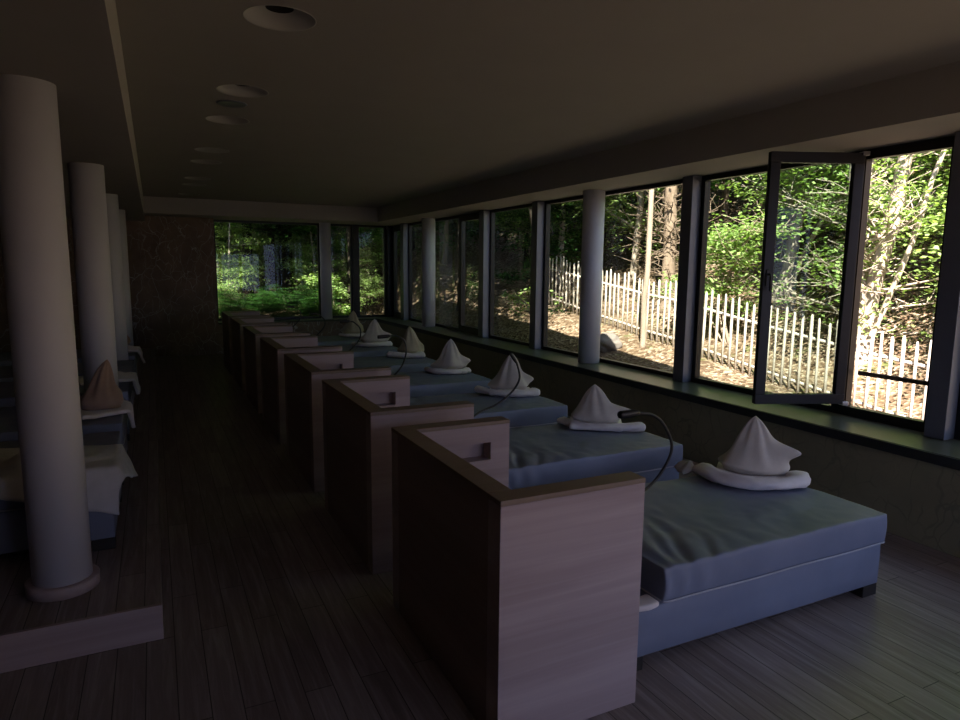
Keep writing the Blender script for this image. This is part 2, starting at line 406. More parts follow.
# ------------------------------------------------------------------ oak bed partitions
PX,PY,PER=1.097,2.051,1.628
PL,PH,PT=1.246,1.003,.10
PW,PWF=.671,.662
def partition():
    t=thing('bed_partition','','partition',(PX,PY,0))
    ct=.022; h=PH-ct
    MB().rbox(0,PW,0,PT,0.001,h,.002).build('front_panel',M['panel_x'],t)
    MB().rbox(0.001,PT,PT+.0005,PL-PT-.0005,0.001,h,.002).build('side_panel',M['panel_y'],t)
    y0,y1=PL-PT,PL
    nx0,nx1,nz0,nz1=.17,.545,.785,.885
    mb=MB()
    mb.box(0,PWF,y0,y1,0.001,nz0).box(0,PWF,y0,y1,nz1,h).box(0,nx0,y0,y1,nz0,nz1).box(nx1,PWF,y0,y1,nz0,nz1).box(nx0,nx1,y1-.012,y1,nz0,nz1)
    mb.build('rear_panel',M['panel_x'],t)['label']='rear panel with a rectangular niche cut near its top'
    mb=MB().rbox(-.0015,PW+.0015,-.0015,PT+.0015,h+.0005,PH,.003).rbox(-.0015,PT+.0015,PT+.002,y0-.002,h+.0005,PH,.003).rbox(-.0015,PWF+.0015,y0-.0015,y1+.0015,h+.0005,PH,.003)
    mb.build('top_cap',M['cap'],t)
    return t
pl=['limed oak U-shaped bed partition nearest the camera','oak bed partition second from the camera','oak bed partition third from the camera','oak bed partition fourth from the camera',
 'oak bed partition fifth from the camera','oak bed partition sixth from the camera, second from the back window','oak bed partition farthest from the camera, below the back window']
p0=partition(); p0['label']=pl[0]; p0['group']='oak partitions along the aisle'
for i in range(1,7): dup(p0,(PX,PY+i*PER,0),0,pl[i])

# ------------------------------------------------------------------ beds
def soft_box(x0,x1,y0,y1,z0,z1,nx,ny,nz,rad,fn):
    bm=bmesh.new(); bmesh.ops.create_cube(bm,size=1)
    for v in bm.verts: v.co=Vector(((x0+x1)/2+v.co.x*(x1-x0),(y0+y1)/2+v.co.y*(y1-y0),(z0+z1)/2+v.co.z*(z1-z0)))
    for n,a,b,ax in ((nx,x0,x1,0),(ny,y0,y1,1),(nz,z0,z1,2)):
        cuts=[a+(b-a)*k/n for k in range(1,n)]+[a+rad*.5,b-rad*.5]
        for c in cuts:
            co=Vector((0,0,0)); co[ax]=c; no=Vector((0,0,0)); no[ax]=1
            bmesh.ops.bisect_plane(bm,geom=bm.verts[:]+bm.edges[:]+bm.faces[:],plane_co=co,plane_no=no,dist=1e-5)
    for v in bm.verts:
        p=v.co; q=Vector((min(max(p.x,x0+rad),x1-rad),min(max(p.y,y0+rad),y1-rad),min(max(p.z,z0+rad),z1-rad)))
        d=p-q
        if d.length>rad: p=q+d.normalized()*rad
        v.co=fn(p.copy(),v.co)
    bmesh.ops.recalc_face_normals(bm,faces=bm.faces[:])
    return bm
BX1=3.672; BXM=2.04; BX0=1.80
BW=.99
def mattress_fn(seed,amp):
    def fn(p,o):
        x,y,z=p
        top=max(0,min(1,(o.z-.36)/.12))
        side=1-top
        # creases fanning from the near left corner
        fx=x-BXM; fy=y
        fade=math.exp(-max(0,fx-.25)*2.4)*math.exp(-fy*1.9)
        ph=(fx-.22*fy+.03*fbm(x*3,y*3,seed))
        w=sum(k_*max(0,math.cos((ph+.05*math.sin(fy*7+c*9)-c)*2*PI/.8))**n_ for c,k_,n_ in ((.03,1,30),(.13,.7,40),(.20,1.1,26),(.33,.8,34),(.42,.5,40),(.60,.7,30)))
        dz=(-.026*w)*fade*amp*(.35+.65*(1-math.exp(-max(0,fy-.01)*14)))
        dz+=.010*fbm(x*2.2+seed,y*2.2,0)*amp+.004*fbm(x*9,y*9,seed)*amp
        z+=top*dz
        if abs(o.y-0)<1e-4 or o.y<.02:   # near face: soft gathers
            y-= .008*math.sin((o.z-.32)/.17*PI)*1.0 + .011*math.sin(x*38+3*math.sin(x*6))*max(0,1-(x-BXM)/.75)*math.sin((o.z-.32)/.17*PI)
        return Vector((x,y,z))
    return fn
def bed(seed,amp,label,loc,rz=0,group='blue-grey beds by the windows'):
    t=thing('lounge_bed',label,'bed',loc,rz,group)
    MB().addbm(soft_box(BX0,BX1-.012,.008,BW-.008,.068,.308,10,6,3,.012,lambda p,o:p),True).build('base',M['vinyl'],t)
    mt=MB().addbm(soft_box(BXM,BX1,0,BW,.312,.49,84,52,7,.009,mattress_fn(seed,amp)),True).build('mattress',M['vinyl'],t)
    pts=[(BXM+.01,BW*.5,.318),(BXM-.002,.02,.322),(BXM+.012,-.004,.322)]
    n=14
    for k in range(n+1):
        x=BXM+.05+(BX1-.02-BXM-.05)*k/n; pts.append((x,-.006,.32+.002*math.sin(k)))
    pts+=[(BX1-.002,.0,.32),(BX1+.002,.03,.32),(BX1+.002,BW-.03,.32)]
    MB().tube(pts,.0042,6).build('piping',M['piping'],mt)
    for x in (BX0+.03,BX1-.136):
        for y in (.012,BW-.115):
            MB().rbox(x,x+.12,y,y+.10,0.001,.0675,.003).build('leg',M['foot'],t)
    return t
BY=[2.21+PER*i for i in range(7)]
bl=['blue-grey upholstered bed nearest the camera, wrinkled mattress and black feet','blue-grey bed by the windows, second from the camera','blue-grey bed by the windows, third from the camera','blue-grey bed by the windows, fourth from the camera',
 'blue-grey bed by the windows, fifth from the camera','blue-grey bed by the windows, sixth from the camera','blue-grey bed by the windows farthest from the camera']
b0=bed(1.3,1.0,bl[0],(0,BY[0],0))
for i in range(1,7): dup(b0,(0,BY[i],0),0,bl[i])

# ------------------------------------------------------------------ pillows standing with one corner up
def pillow(A,B,H,seed,mat,label,loc,rz,lean=(0,0),ext=(.10,.05),group='pillows standing on rolled towels by the windows'):
    n=56; rows=34; vs=[];fs=[]; EX=.10 if ext[0]==.13 else 0
    for j in range(rows+1):
        t=j/rows
        a=A*(.96*(1-t)**1.02-.07*math.sin(2*PI*t)*t)+.010
        b=B*((1-t)**.9)*(.72+.28*math.cos(PI*t*.5))+.006
        tuck=1-.22*math.exp(-(t/.07)**2)
        q_=max(0,(t-.90)/.10); a*=math.sqrt(max(0,1-q_*q_*.92)); b*=math.sqrt(max(0,1-q_*q_*.92))
        if j==rows: a=b=.002
        for k in range(n):
            th=2*PI*k/n; c,s_=math.cos(th),math.sin(th)
            e=1+ .10*math.cos(3*th+seed)*(1-t)
            x=a*c*e*tuck; y=b*s_*e*tuck
            def g(d): d=(d+PI)%(2*PI)-PI; return math.exp(-(d/.33)**2)
            x+= ext[0]*g(th)*math.exp(-((t-.30-EX)/.13)**2) - ext[1]*g(th-PI)*math.exp(-((t-.12)/.12)**2)
            y+= .0
            # folds running down from the tip
            fo=.006*math.sin(5*th+seed*2+2.2*t)*math.sin(PI*min(1,t*1.05))**.8+.008*math.sin(9*th-seed)*t*(1-t)*2
            x+=fo*c; y+=fo*s_
            vs.append((x+lean[0]*t*t,y+lean[1]*t*t,H*t+ (.012*math.sin(2*th+seed)*(1-t) if t>0.02 else 0)))
    for j in range(rows):
        for k in range(n):
            k2=(k+1)%n; fs.append((j*n+k,j*n+k2,(j+1)*n+k2,(j+1)*n+k))
    fs.append(tuple(reversed(range(n)))); m=rows*n; fs.append(tuple(range(m,m+n)))
    o=MB().add(vs,fs,True).build('pillow',mat,None,loc); o.rotation_euler=(0,0,rz)
    return tag(o,label,'pillow',group)
def towel(path,rad,label,mat,z,pad=None,seed=0,name='towel',group='white towels rolled round the pillows',flat=.62):
    pts=spline([(x,y,0) for x,y in path],7); n=len(pts)
    rr=[]
    for i in range(n):
        t=i/(n-1); r=rad*(.92+.10*math.sin(7*t+seed)+.06*math.sin(17*t+seed*2)+.28*math.exp(-((t-.88)/.09)**2))
        if i==0 or i==n-1: r*=.72
        if i==0 or i==n-1: pass
        rr.append(r)
    # one straight tuft beyond each end closes the roll
    P=[pts[0]+(pts[0]-pts[1]).normalized()*rad*.22]+pts+[pts[-1]+(pts[-1]-pts[-2]).normalized()*rad*.22]
    R=[rad*.38]+rr+[rad*.42]
    mb=MB(); vs=[];fs=[]; K=22
    for i,p in enumerate(P):
        tq=(P[min(i+1,len(P)-1)]-P[max(i-1,0)]).normalized(); u=Vector((tq.y,-tq.x,0))
        for k in range(K):
            a=2*PI*k/K; rk=R[i]*(1+.05*math.sin(3*a+i*.35+seed)+.20*fbm(i*.30+seed,math.cos(a)*1.3,math.sin(a)*1.3)+.10*fbm(i*.9+seed,math.cos(a)*3,math.sin(a)*3))
            zz=rk*math.sin(a)*flat; 
            vs.append(p+u*rk*math.cos(a)+Vector((0,0,z+rad*flat*.92+max(zz,-rad*flat*.9))))
    for i in range(len(P)-1):
        for k in range(K):
            k2=(k+1)%K; fs.append((i*K+k,i*K+k2,(i+1)*K+k2,(i+1)*K+k))
    fs.append(tuple(reversed(range(K)))); m=(len(P)-1)*K; fs.append(tuple(range(m,m+K)))
    mb.add(vs,fs,True)
    if pad:   # folded layer of the towel lying under the pillow
        cx,cy,hw,hd,rz,th=pad
        bm=soft_box(-hw,hw,-hd,hd,0,th,16,10,2,th*.45,lambda p,o:p+Vector((0,0,.006*fbm(p.x*5+seed,p.y*5)*(1 if o.z>.01 else 0))))
        bmesh.ops.transform(bm,matrix=Matrix.Translation((cx,cy,z+.001))@Matrix.Rotation(rz,4,'Z'),verts=bm.verts[:])
        mb.addbm(bm,True)
    c=Vector(path[len(path)//2]).to_3d(); c.z=z
    mb.v=[(x-c.x,y-c.y,zz-c.z) for x,y,zz in mb.v]
    o=mb.build(name,mat,None,c); return tag(o,label,'towel',group)
ZT=.499
specs=[ # pillow x, y, rot, A(half width), B, H, ext ; towel path ; labels
 ((3.47,2.99),-.88,.235,.15,.36,(.13,.03),[(3.22,3.20),(3.19,2.99),(3.27,2.83),(3.42,2.735),(3.57,2.73),(3.66,2.80)],.066),
 ((3.37,4.58),-.62,.235,.15,.315,(.15,.0),[(3.15,4.80),(3.19,4.60),(3.33,4.43),(3.50,4.34),(3.66,4.30)],.052),
 ((3.41,6.20),-.50,.235,.15,.39,(.10,.02),[(3.12,6.42),(3.18,6.16),(3.36,6.01),(3.54,5.99),(3.64,6.03)],.062),
 ((3.41,7.82),-.42,.235,.15,.38,(.10,.05),[(3.14,8.0),(3.18,7.75),(3.36,7.63),(3.52,7.65),(3.61,7.70)],.055),
 ((3.46,9.44),-.36,.215,.15,.41,(.04,.03),[(3.12,9.5),(3.28,9.30),(3.44,9.24),(3.60,9.27)],.070),
 ((3.38,11.06),-.3,.26,.15,.40,(.12,.06),[(3.02,11.1),(3.14,10.86),(3.36,10.80),(3.62,10.86)],.062),
 ((3.46,12.70),-.25,.23,.15,.44,(.04,.04),[(3.2,12.7),(3.3,12.5),(3.5,12.45),(3.68,12.5)],.055)]
ordn=['nearest the camera','on the second bed from the camera','on the third bed from the camera','on the fourth bed from the camera','on the fifth bed from the camera','on the sixth bed from the camera','on the farthest bed']
for i,((x,y),rz,A,B,H,ext,path,rad) in enumerate(specs):
    towel(path,rad,'white towel rolled under the pillow '+ordn[i],M['towel'],ZT,(x,y,A*.95,B*1.25,rz,.045),i*1.7)
    pillow(A,B,H,i*1.3+.4,M['pillow'] if i not in (4,6) else M['pillow2'],('peaked beige pillow standing on its towel ' if i not in (4,6) else 'peaked ochre pillow standing on its towel ')+ordn[i],(x,y,ZT+.052),rz,(-.02*math.sin(i*2),0),ext)
# loose end of the near towel
vs=[];fs=[]
for a in range(11):
    for b in range(7):
        u=a/10;v=b/6
        vs.append((3.245-.14*u+.03*v*u,3.21+.03*u+.12*v-.03*math.sin(u*3),ZT+.03+.05*math.sin(u*PI)*(.6+.4*v)-.028*u+.01*math.sin(v*9+u*6)))
for a in range(10):
    for b in range(6): fs.append((a*7+b,a*7+b+1,a*7+b+8,a*7+b+7))
o=MB().add(vs,fs,True).build('cloth_napkin',M['towel2']); sm=o.modifiers.new('thick','SOLIDIFY'); sm.thickness=.012
tag(o,'small crumpled grey cloth at the left end of the nearest rolled towel','cloth')
# towel corner sticking out below the near mattress
o=MB().addbm(soft_box(1.86,2.015,2.205,2.30,.3085,.338,8,5,2,.014,lambda p,o:p+Vector((0,-.02*(1-abs(p.x-1.95)/.1),0))),True).build('folded_towel',M['towel'])
tag(o,'white folded towel poking out on the near bed base behind the front partition','towel')

# ------------------------------------------------------------------ gooseneck reading lamps
def goose(i,pts,head,label,headr=.016,base_x=None):
    y=PY+PT+i*PER
    t=thing('reading_lamp',label,'lamp',(PX+PW-.05,y,.82),0,'black gooseneck reading lamps on the partitions')
    o=Vector(t.location)
    MB().rbox(-.03,.03,.001,.028,-.04,.04,.004).build('mount',M['lamp'],t)
    full=[(o.x,y+.025,o.z),(o.x+.03,y+.07,o.z+.0)]+pts
    P=[p-o for p in spline(full,8)]
    MB().tube(P,.0075,10).build('gooseneck',M['lamp'],t)
    h0=Vector(pts[-1])-o; hd=Vector(head)-o; d=(hd-h0).normalized()
    MB().tube([h0-d*.005,h0+d*.01,h0+d*.03,hd-d*.01,hd],[.008,headr*.8,headr,headr,headr*.85],16).build('lamp_head',M['lamp'],t)
ll=['black gooseneck lamp rising behind the nearest partition, head in front of the second pillow','black gooseneck lamp in front of the third pillow, curving up from the second partition','black gooseneck lamp curving up from the third partition',
    'black gooseneck lamp curving up from the fourth partition','black gooseneck lamp on the fifth partition','black gooseneck lamp on the sixth partition']
goose(0,[(2.02,2.38,.79),(2.20,2.45,.84),(2.28,2.46,.96),(2.23,2.46,1.08),(2.15,2.46,1.145),(2.06,2.46,1.165)],(1.945,2.46,1.165),ll[0],.019)
goose(1,[(1.97,4.0,.865),(2.13,4.05,.90),(2.25,4.06,.975),(2.31,4.06,1.07),(2.285,4.06,1.18)],(2.235,4.06,1.25),ll[1],.012)
goose(2,[(1.90,5.52,.93),(1.98,5.58,1.01),(2.01,5.6,1.11),(1.985,5.6,1.20),(1.91,5.6,1.24),(1.86,5.6,1.24)],(1.745,5.6,1.235),ll[2],.017)
goose(3,[(1.95,7.25,.93),(2.06,7.3,1.03),(2.07,7.3,1.15),(2.0,7.3,1.225),(1.95,7.3,1.24)],(1.84,7.3,1.235),ll[3],.017)
goose(4,[(1.92,8.9,.92),(2.03,8.93,1.03),(2.04,8.93,1.13),(1.95,8.93,1.21)],(1.84,8.93,1.22),ll[4],.017)
goose(5,[(1.92,10.5,.92),(2.03,10.55,1.03),(2.04,10.55,1.13),(1.95,10.55,1.21)],(1.84,10.55,1.22),ll[5],.017)

# ------------------------------------------------------------------ beds on the platform, heads towards the aisle
lb=['dark blue bed on the platform, behind the thick near column','dark blue bed on the platform, second from the camera','dark blue bed on the platform, third from the camera','dark blue bed on the platform, fourth from the camera','dark blue bed on the platform, farthest from the camera']
LBY=[4.28,5.55,6.96,8.24,9.68]
for i,y in enumerate(LBY):
    dup(b0,(-.27-BX1,y,.1802),0,lb[i],'beds on the platform')
XE=-.27
def drape(cx,cy,hw,hd,rz,y0,y1,ztop,seed,label,mat,flare=.22,bump=.0,group='towels hung over the beds on the platform',nz=0.012,thick=.008):
    nu,nv=46,34; vs=[];fs=[]
    ca,sa_=math.cos(rz),math.sin(rz)
    for a in range(nu+1):
        for b in range(nv+1):
            u=-hw+2*hw*a/nu; v=-hd+2*hd*b/nv
            x=cx+ca*u-sa_*v; y=cy+sa_*u+ca*v; z=ztop+.006+nz*abs(fbm(x*5+seed,y*5,seed))
            if bump: z+=bump*math.exp(-((x-cx)/.14)**2-((y-cy)/.14)**2)
            dx=max(0,x-(XE+.012)); dy=max(0,(y0-.012)-y)
            if dx>0 or dy>0:
                d=math.hypot(dx,dy)
                drop=max(0,d-.015)
                x=x-dx+ (dx/d)*(.012+flare*drop)+ .012*math.sin(y*13+seed)*min(1,drop*6)
                y=y+dy- (dy/d)*(.012+flare*drop)- .012*math.sin(x*11+seed)*min(1,drop*6)
                z=z-drop*math.sqrt(1-flare*flare)
            vs.append((x,y,z))
    for a in range(nu):
        for b in range(nv):
            i0=a*(nv+1)+b; fs.append((i0,i0+nv+1,i0+nv+2,i0+1))
    c=(cx,cy,ztop); vs=[(x-c[0],y-c[1],z-c[2]) for x,y,z in vs]
    o=MB().add(vs,fs,True).build('draped_towel',mat,None,c); s=o.modifiers.new('thick','SOLIDIFY'); s.thickness=thick; s.offset=1
    return tag(o,label,'towel',group)
ZP=.1802+.494
drape(-.66,4.50,.55,.38,-.30,LBY[0],LBY[0]+BW,ZP,1.1,'grey towel hanging over the corner of the near platform bed behind the thick column',M['towel2'],.40,.10,nz=.02)
drape(-.42,5.98,.25,.22,.5,LBY[1],LBY[1]+BW,ZP,2.2,'beige towel hanging from the second platform bed, below the brown pillow',M['towel'],.20,.02,thick=.03)
drape(-.44,7.60,.30,.24,.2,LBY[2],LBY[2]+BW,ZP,3.3,'pale towel hanging over the end of the third platform bed',M['towel2'],.25,.06,thick=.03)
drape(-.42,10.1,.30,.24,.2,LBY[4],LBY[4]+BW,ZP,4.4,'beige towel hanging over the end of the farthest platform bed',M['towel'],.30,.06,thick=.03)
pillow(.16,.12,.38,.9,M['pillow3'],'peaked brown pillow standing on the second platform bed behind the thick column',(-.42,5.90,ZP+.055),-.05,(.06,0),(.02,.06),'pillows on the platform beds')
pillow(.17,.12,.30,1.9,M['pillow3'],'brown pillow on the farthest platform bed beside the third column',(-.47,10.1,ZP+.10),-.05,(0,0),(.02,.06),'pillows on the platform beds')

# ------------------------------------------------------------------ outside
def sstep(a,b,x): t=max(0,min(1,(x-a)/(b-a))); return t*t*(3-2*t)
def gz(x,y):
    slope=max(-.35,min(2.2,.13*(y-4.9)))
    k=sstep(5.2,8.0,x); base=-.15+ (slope-(-.15))*k
    if y>15.6 and x<8: base=max(base,-.15+.5*sstep(15.6,19,y))
    up=.46*max(0,x-8.9)
    b=max(0,y-19)*.34
    z=base+math.hypot(up,b)+.05*fbm(x*.8,y*.8)+.02*fbm(x*3,y*3)
    return z
vs=[];fs=[]
def axis(segs):
    out=[]
    for a,b,n in segs: out+=[a+(b-a)*k/n for k in range(n)]
    return out+[segs[-1][1]]
gx=axis([(-40,5.25,22),(5.25,12,40),(12,60,34)]); gy=axis([(-30,2,16),(2,22,80),(22,70,30)])
for x in gx:
    for y in gy:
        zz=gz(x,y)
        if x<5.25 and y<15.35: zz=-.65
        vs.append((x,y,zz))
ny=len(gy)
for i in range(len(gx)-1):
    for j in range(ny-1): fs.append((i*ny+j,(i+1)*ny+j,(i+1)*ny+j+1,i*ny+j+1))
st('ground',MB().add(vs,fs,True),M['ground'])

# picket fence
FX=8.0
fe=thing('picket_fence','pale wooden picket fence running along the slope outside the right windows','fence',(FX,9.0,gz(FX,9.0)))
y=3.4; k=0; fl=Vector(fe.location)
rnd=random.Random(3)
pk=[]
while k<71:
    z=gz(FX,y); h=1.10+rnd.uniform(-.05,.04); r=.0205+rnd.uniform(-.003,.004); lx=rnd.uniform(-.015,.015); ly=rnd.uniform(-.018,.018)
    mb=MB().tube([(0,0,-.05),(lx*.5,ly*.5,h*.5),(lx,ly,h-.05),(lx*1.05,ly*1.05,h)],[r,r*.97,r*.92,r*.45],7)
    mb.build('picket',M['fence'],fe,Vector((FX,y,z))-fl); y+=.14+rnd.uniform(-.012,.012); k+=1
for hz_ in (.14,.80):
    pts=[(FX+.035-fl.x,yy-fl.y,gz(FX,yy)+hz_-fl.z) for yy in [3.3+.9*q for q in range(12)]]
    MB().tube(pts,.024,7).build('rail',M['fence'],fe)

# trees
def leafcloud(rnd,centers,per,spread,size,droop=.25):
    v=[];f=[]
    for (cx,cy,cz,s) in centers:
        nrm=Vector((rnd.gauss(0,.25),rnd.gauss(0,.25),1)).normalized()
        for _ in range(per):
            a=rnd.uniform(0,2*PI); r=spread*s*math.sqrt(rnd.random())
            px=cx+r*math.cos(a); py=cy+r*math.sin(a); pz=cz-droop*.7*r*r/max(.1,spread*s)-(px-cx)*nrm.x-(py-cy)*nrm.y+rnd.gauss(0,.035)
            l=size*rnd.uniform(.7,1.3); w=l*.30
            th=a+rnd.gauss(0,.6); ti=rnd.gauss(-.15,.3); ro=rnd.gauss(0,.4)
            d=Vector((math.cos(th)*math.cos(ti),math.sin(th)*math.cos(ti),math.sin(ti)))
            sd=Vector((-math.sin(th),math.cos(th),0)); up=d.cross(sd); sd=(sd*math.cos(ro)+up*math.sin(ro))
            p=Vector((px,py,pz)); n=len(v)
            v+= [p,p+d*l*.5+sd*w,p+d*l,p+d*l*.5-sd*w]; f.append((n,n+1,n+2,n+3))
    return v,f
def leaf_mesh(name,mat,v,f):
    m=bpy.data.meshes.new(name); m.from_pydata([tuple(p) for p in v],[],f); m.materials.append(mat); m.update(); return m
def limb(rnd,mb,p,d,l,r,depth,tips,bend=.25):
    pts=[p];rs=[r];q=Vector(p);dd=Vector(d).normalized(); n=6
    for i in range(n):
        dd=(dd+Vector((rnd.gauss(0,bend),rnd.gauss(0,bend),rnd.gauss(0.02,bend*.7)))*.4).normalized()
        q=q+dd*l/n; pts.append(q.copy()); rs.append(r*(1-.8*(i+1)/n)+.003)
    mb.tube(pts,rs,6 if depth<2 else 4)
    if depth>0:
        for i in range(1,n+1):
            for _ in range(1 if depth>1 else 2):
                if rnd.random()<.75:
                    a=rnd.uniform(0,2*PI); nd=(dd*.6+Vector((math.cos(a),math.sin(a),rnd.uniform(-.1,.5)))).normalized()
                    limb(rnd,mb,pts[i],nd,l*rnd.uniform(.35,.6),rs[i]*.6,depth-1,tips,bend)
    tips.append(q); tips.append(pts[3])
def tree(name,label,cat,base,stems,leaf=None,barkm='bark_pale',seed=0,nb=10,bl=1.6,depth=1,z0=.35,extra=0,per=26,spread=.42,size=.10,group=None,crown=None,bend=.3,tw=.33):
    """stems: list of (list of points relative to base, r0, r1)"""
    rnd=random.Random(seed); b=Vector(base); t=thing(name,label,cat,b,0,group)
    mb=MB(); tips=[]
    for pts,r0,r1 in stems:
        P=spline(pts,6); n=len(P)
        P=[p+Vector((fbm(p.z*1.2+seed,i*.1)*.03,fbm(p.z*1.1,seed+i*.1)*.03,0)) for i,p in enumerate(P)]
        R=[r0+(r1-r0)*(i/(n-1))**.9 for i in range(n)]; R[0]*=1.25
        mb.tube(P,R,10)
        for _ in range(nb):
            i=rnd.randint(int(n*z0),n-1); a=rnd.uniform(0,2*PI)
            limb(rnd,mb,P[i],(math.cos(a),math.sin(a),rnd.uniform(.0,.6)),bl*rnd.uniform(.6,1.2),max(.007,R[i]*tw),depth,tips,bend)
    mb.build('trunk',M[barkm],t)
    if leaf:
        cs=[(p.x,p.y,p.z,rnd.uniform(.6,1.3)) for p in tips]
        if crown:
            (cx,cy,cz),(rx,ry,rz_),n=crown
            for _ in range(n):
                while True:
                    q=Vector((rnd.uniform(-1,1),rnd.uniform(-1,1),rnd.uniform(-1,1)))
                    if q.length<1: break
                cs.append((cx+q.x*rx,cy+q.y*ry,cz+q.z*rz_,rnd.uniform(.6,1.4)))
        v,f=leafcloud(rnd,cs,per,spread,size)
        o=bpy.data.objects.new('foliage',leaf_mesh('foliage',M[leaf],v,f)); C.objects.link(o); o.parent=t
    return t
G=lambda x,y:(x,y,gz(x,y)-.08)
tree('tree','slender pale tree trunk standing in front of the fence, beside the middle column','tree',G(7.6,9.05),[([(0,0,0),(.0,-.02,1.2),(.03,-.03,2.6),(.05,.05,5),(.2,.1,8)],.052,.04)],'leaf_a','twig',11,8,1.8,1,.6,per=30)
tree('tree','thick brown conifer trunk with dead twigs behind the fence','tree',G(9.5,10.62),[([(0,0,0),(.0,.02,1.2),(.03,.05,2.6),(.05,.05,5),(.0,.1,9)],.15,.10)],None,'bark_brown',12,90,.85,1,.08,bend=.35,tw=.10)
tree('tree','pale many-stemmed tree seen through the open window','tree',G(9.6,6.45),[
  ([(0,0,0),(.0,.06,.9),(-.05,.16,1.8),(0,.12,3.4),(.1,.1,6.5)],.15,.09),
  ([(0.02,-.05,0),(.05,-.05,.8),(.1,-.22,1.9),(.15,-.36,3.2),(.3,-.6,6)],.13,.08),
  ([(0,-.08,0),(.1,-.2,.7),(.1,-.52,1.6),(.2,-.80,3.0),(.4,-1.3,5)],.05,.025),
  ([(0,.05,0),(0,.2,.6),(.0,.3,1.6),(.05,.42,3.2),(.1,.6,5)],.05,.025)],'leaf_a','bark_pale',13,14,1.3,1,.2,per=5,spread=.32,size=.08,tw=.2)
tree('tree','leaning grey trunks on the slope seen through the open sash','tree',G(10.6,8.85),[
  ([(0,0,0),(.1,-.18,.9),(.1,-.42,2.0),(.15,-.66,3.2),(.3,-.9,6)],.10,.06),
  ([(.1,-.1,0),(.1,-.4,.8),(.1,-.9,1.8),(.1,-.8,2.6),(.1,-.35,3.6),(.2,.3,5)],.045,.03)],'leaf_a','bark_pale',14,10,1.3,1,.3,per=9,tw=.2)
tree('shrub','arching bare shrub leaning over the fence beyond the post right of the middle pane','shrub',G(9.1,8.5),[
  ([(0,0,0),(-.05,.15,.8),(-.1,.05,1.3),(-.1,-.35,1.9),(-.1,-.8,2.05)],.03,.012),
  ([(0,.05,0),(-.05,.25,.7),(-.1,.2,1.2),(-.1,-.1,1.8),(-.15,-.6,2.25)],.028,.01),
  ([(0,.1,0),(-.05,.5,.6),(-.1,.7,.85),(-.1,.3,1.0),(-.1,-.4,1.3)],.02,.007)],'leaf_a','twig',15,9,.7,1,.3,per=9,spread=.25,size=.08,bend=.4)
# mid-distance leafy trees beyond the fence: three kinds, copied with their own labels
def kind(seed,leaf,barkm,h,crown,per,size,nb=14,spread=.5,bl=1.8):
    return tree('tree','','tree',(0,0,0),[([(0,0,0),(.05,.1,h*.3),(-.1,.0,h*.6),(.1,-.1,h)],.10,.03)],leaf,barkm,seed,nb,bl,1,.12,per=per,size=size,crown=crown,spread=spread)
ka=kind(21,'leaf_a','bark_pale',6.5,((0,0,3.4),(1.7,1.7,3.1),85),62,.085,14,.62)
kb=kind(22,'leaf_c','bark_brown',7.5,((0,0,4.2),(2.0,2.0,3.9),120),56,.10,14,.65)
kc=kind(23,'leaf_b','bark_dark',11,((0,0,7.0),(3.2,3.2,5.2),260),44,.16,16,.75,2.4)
def put(src,first,x,y,rz,s,label,group):
    if first: o=src; o.location=G(x,y); o.rotation_euler=(0,0,rz); o['label']=label; o['group']=group
    else: o=dup(src,G(x,y),rz,label,group)
    o.scale=(s,s,s); return o
gA='sunlit leafy trees beyond the fence'
A=[(10.4,4.1,.3,.9,'bright green young tree beyond the fence at the right picture edge'),
 (11.6,5.6,1.6,1.0,'bright green tree behind the many-stemmed tree in the open window'),
 (11.2,7.4,2.4,1.05,'bright green tree beyond the fence behind the open sash'),
 (11.9,9.7,3.3,.85,'bright green tree beyond the fence in the pane right of the thick conifer trunk'),
 (10.2,12.6,4.5,1.0,'bright green tree beyond the fence just right of the middle column'),
 (9.4,14.6,5.2,.95,'bright green tree at the far end of the fence, left of the middle column')]
for i,a in enumerate(A): put(ka,i==0,*a,gA)
gB='mid-green trees on the slope'
Bq=[(13.5,5.0,.2),(14.0,7.8,1.2),(13.2,10.3,2.2),(13.6,13.2,3.2),(12.4,16.6,4.4),(10.6,18.6,5.0),(17,9.5,1.0),(17.5,13.5,2.0),(17,6,3.0),(16,17.5,.5)]
for i,(x,y,r) in enumerate(Bq): put(kb,i==0,x,y,r,1.0+.12*math.sin(i*2.3),'mid-green tree among the others on the wooded slope behind the bright trees',gB)
gC='dark tall trees of the wood'
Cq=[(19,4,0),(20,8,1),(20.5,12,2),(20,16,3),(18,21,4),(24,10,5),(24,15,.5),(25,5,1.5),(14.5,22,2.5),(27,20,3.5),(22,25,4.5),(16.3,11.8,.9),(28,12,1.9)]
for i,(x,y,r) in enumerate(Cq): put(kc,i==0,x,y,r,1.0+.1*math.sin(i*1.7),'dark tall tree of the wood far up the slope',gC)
# behind the back window
for i,(x,y,r,lab) in enumerate([(2.43,20,.15,'dark tree trunk, leftmost of the three behind the back window'),(3.06,19.8,.11,'thin dark tree trunk, middle of the three behind the back window'),(3.50,20,.21,'thick dark tree trunk, rightmost of the three behind the back window')]):
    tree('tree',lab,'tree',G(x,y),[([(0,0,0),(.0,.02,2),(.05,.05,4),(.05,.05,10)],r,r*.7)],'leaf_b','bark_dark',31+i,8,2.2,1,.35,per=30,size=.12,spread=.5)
def shade_canopy(seed,x,y,cx,cy,cz,rx,ry,rz_,n,label,r=.1):  # trees with crowns out of view overhead, added to shade the wood below
    tree('tree',label,'tree',G(x,y),[([(0,0,0),(.02,.05,2.2),(cx*.2,cy*.2,3.8),(cx*.6,cy*.6,cz)],r,.05)],'leaf_c','bark_dark',seed,8,1.6,0,.75,per=60,size=.13,crown=((cx,cy,cz),(rx,ry,rz_),n),spread=.75)
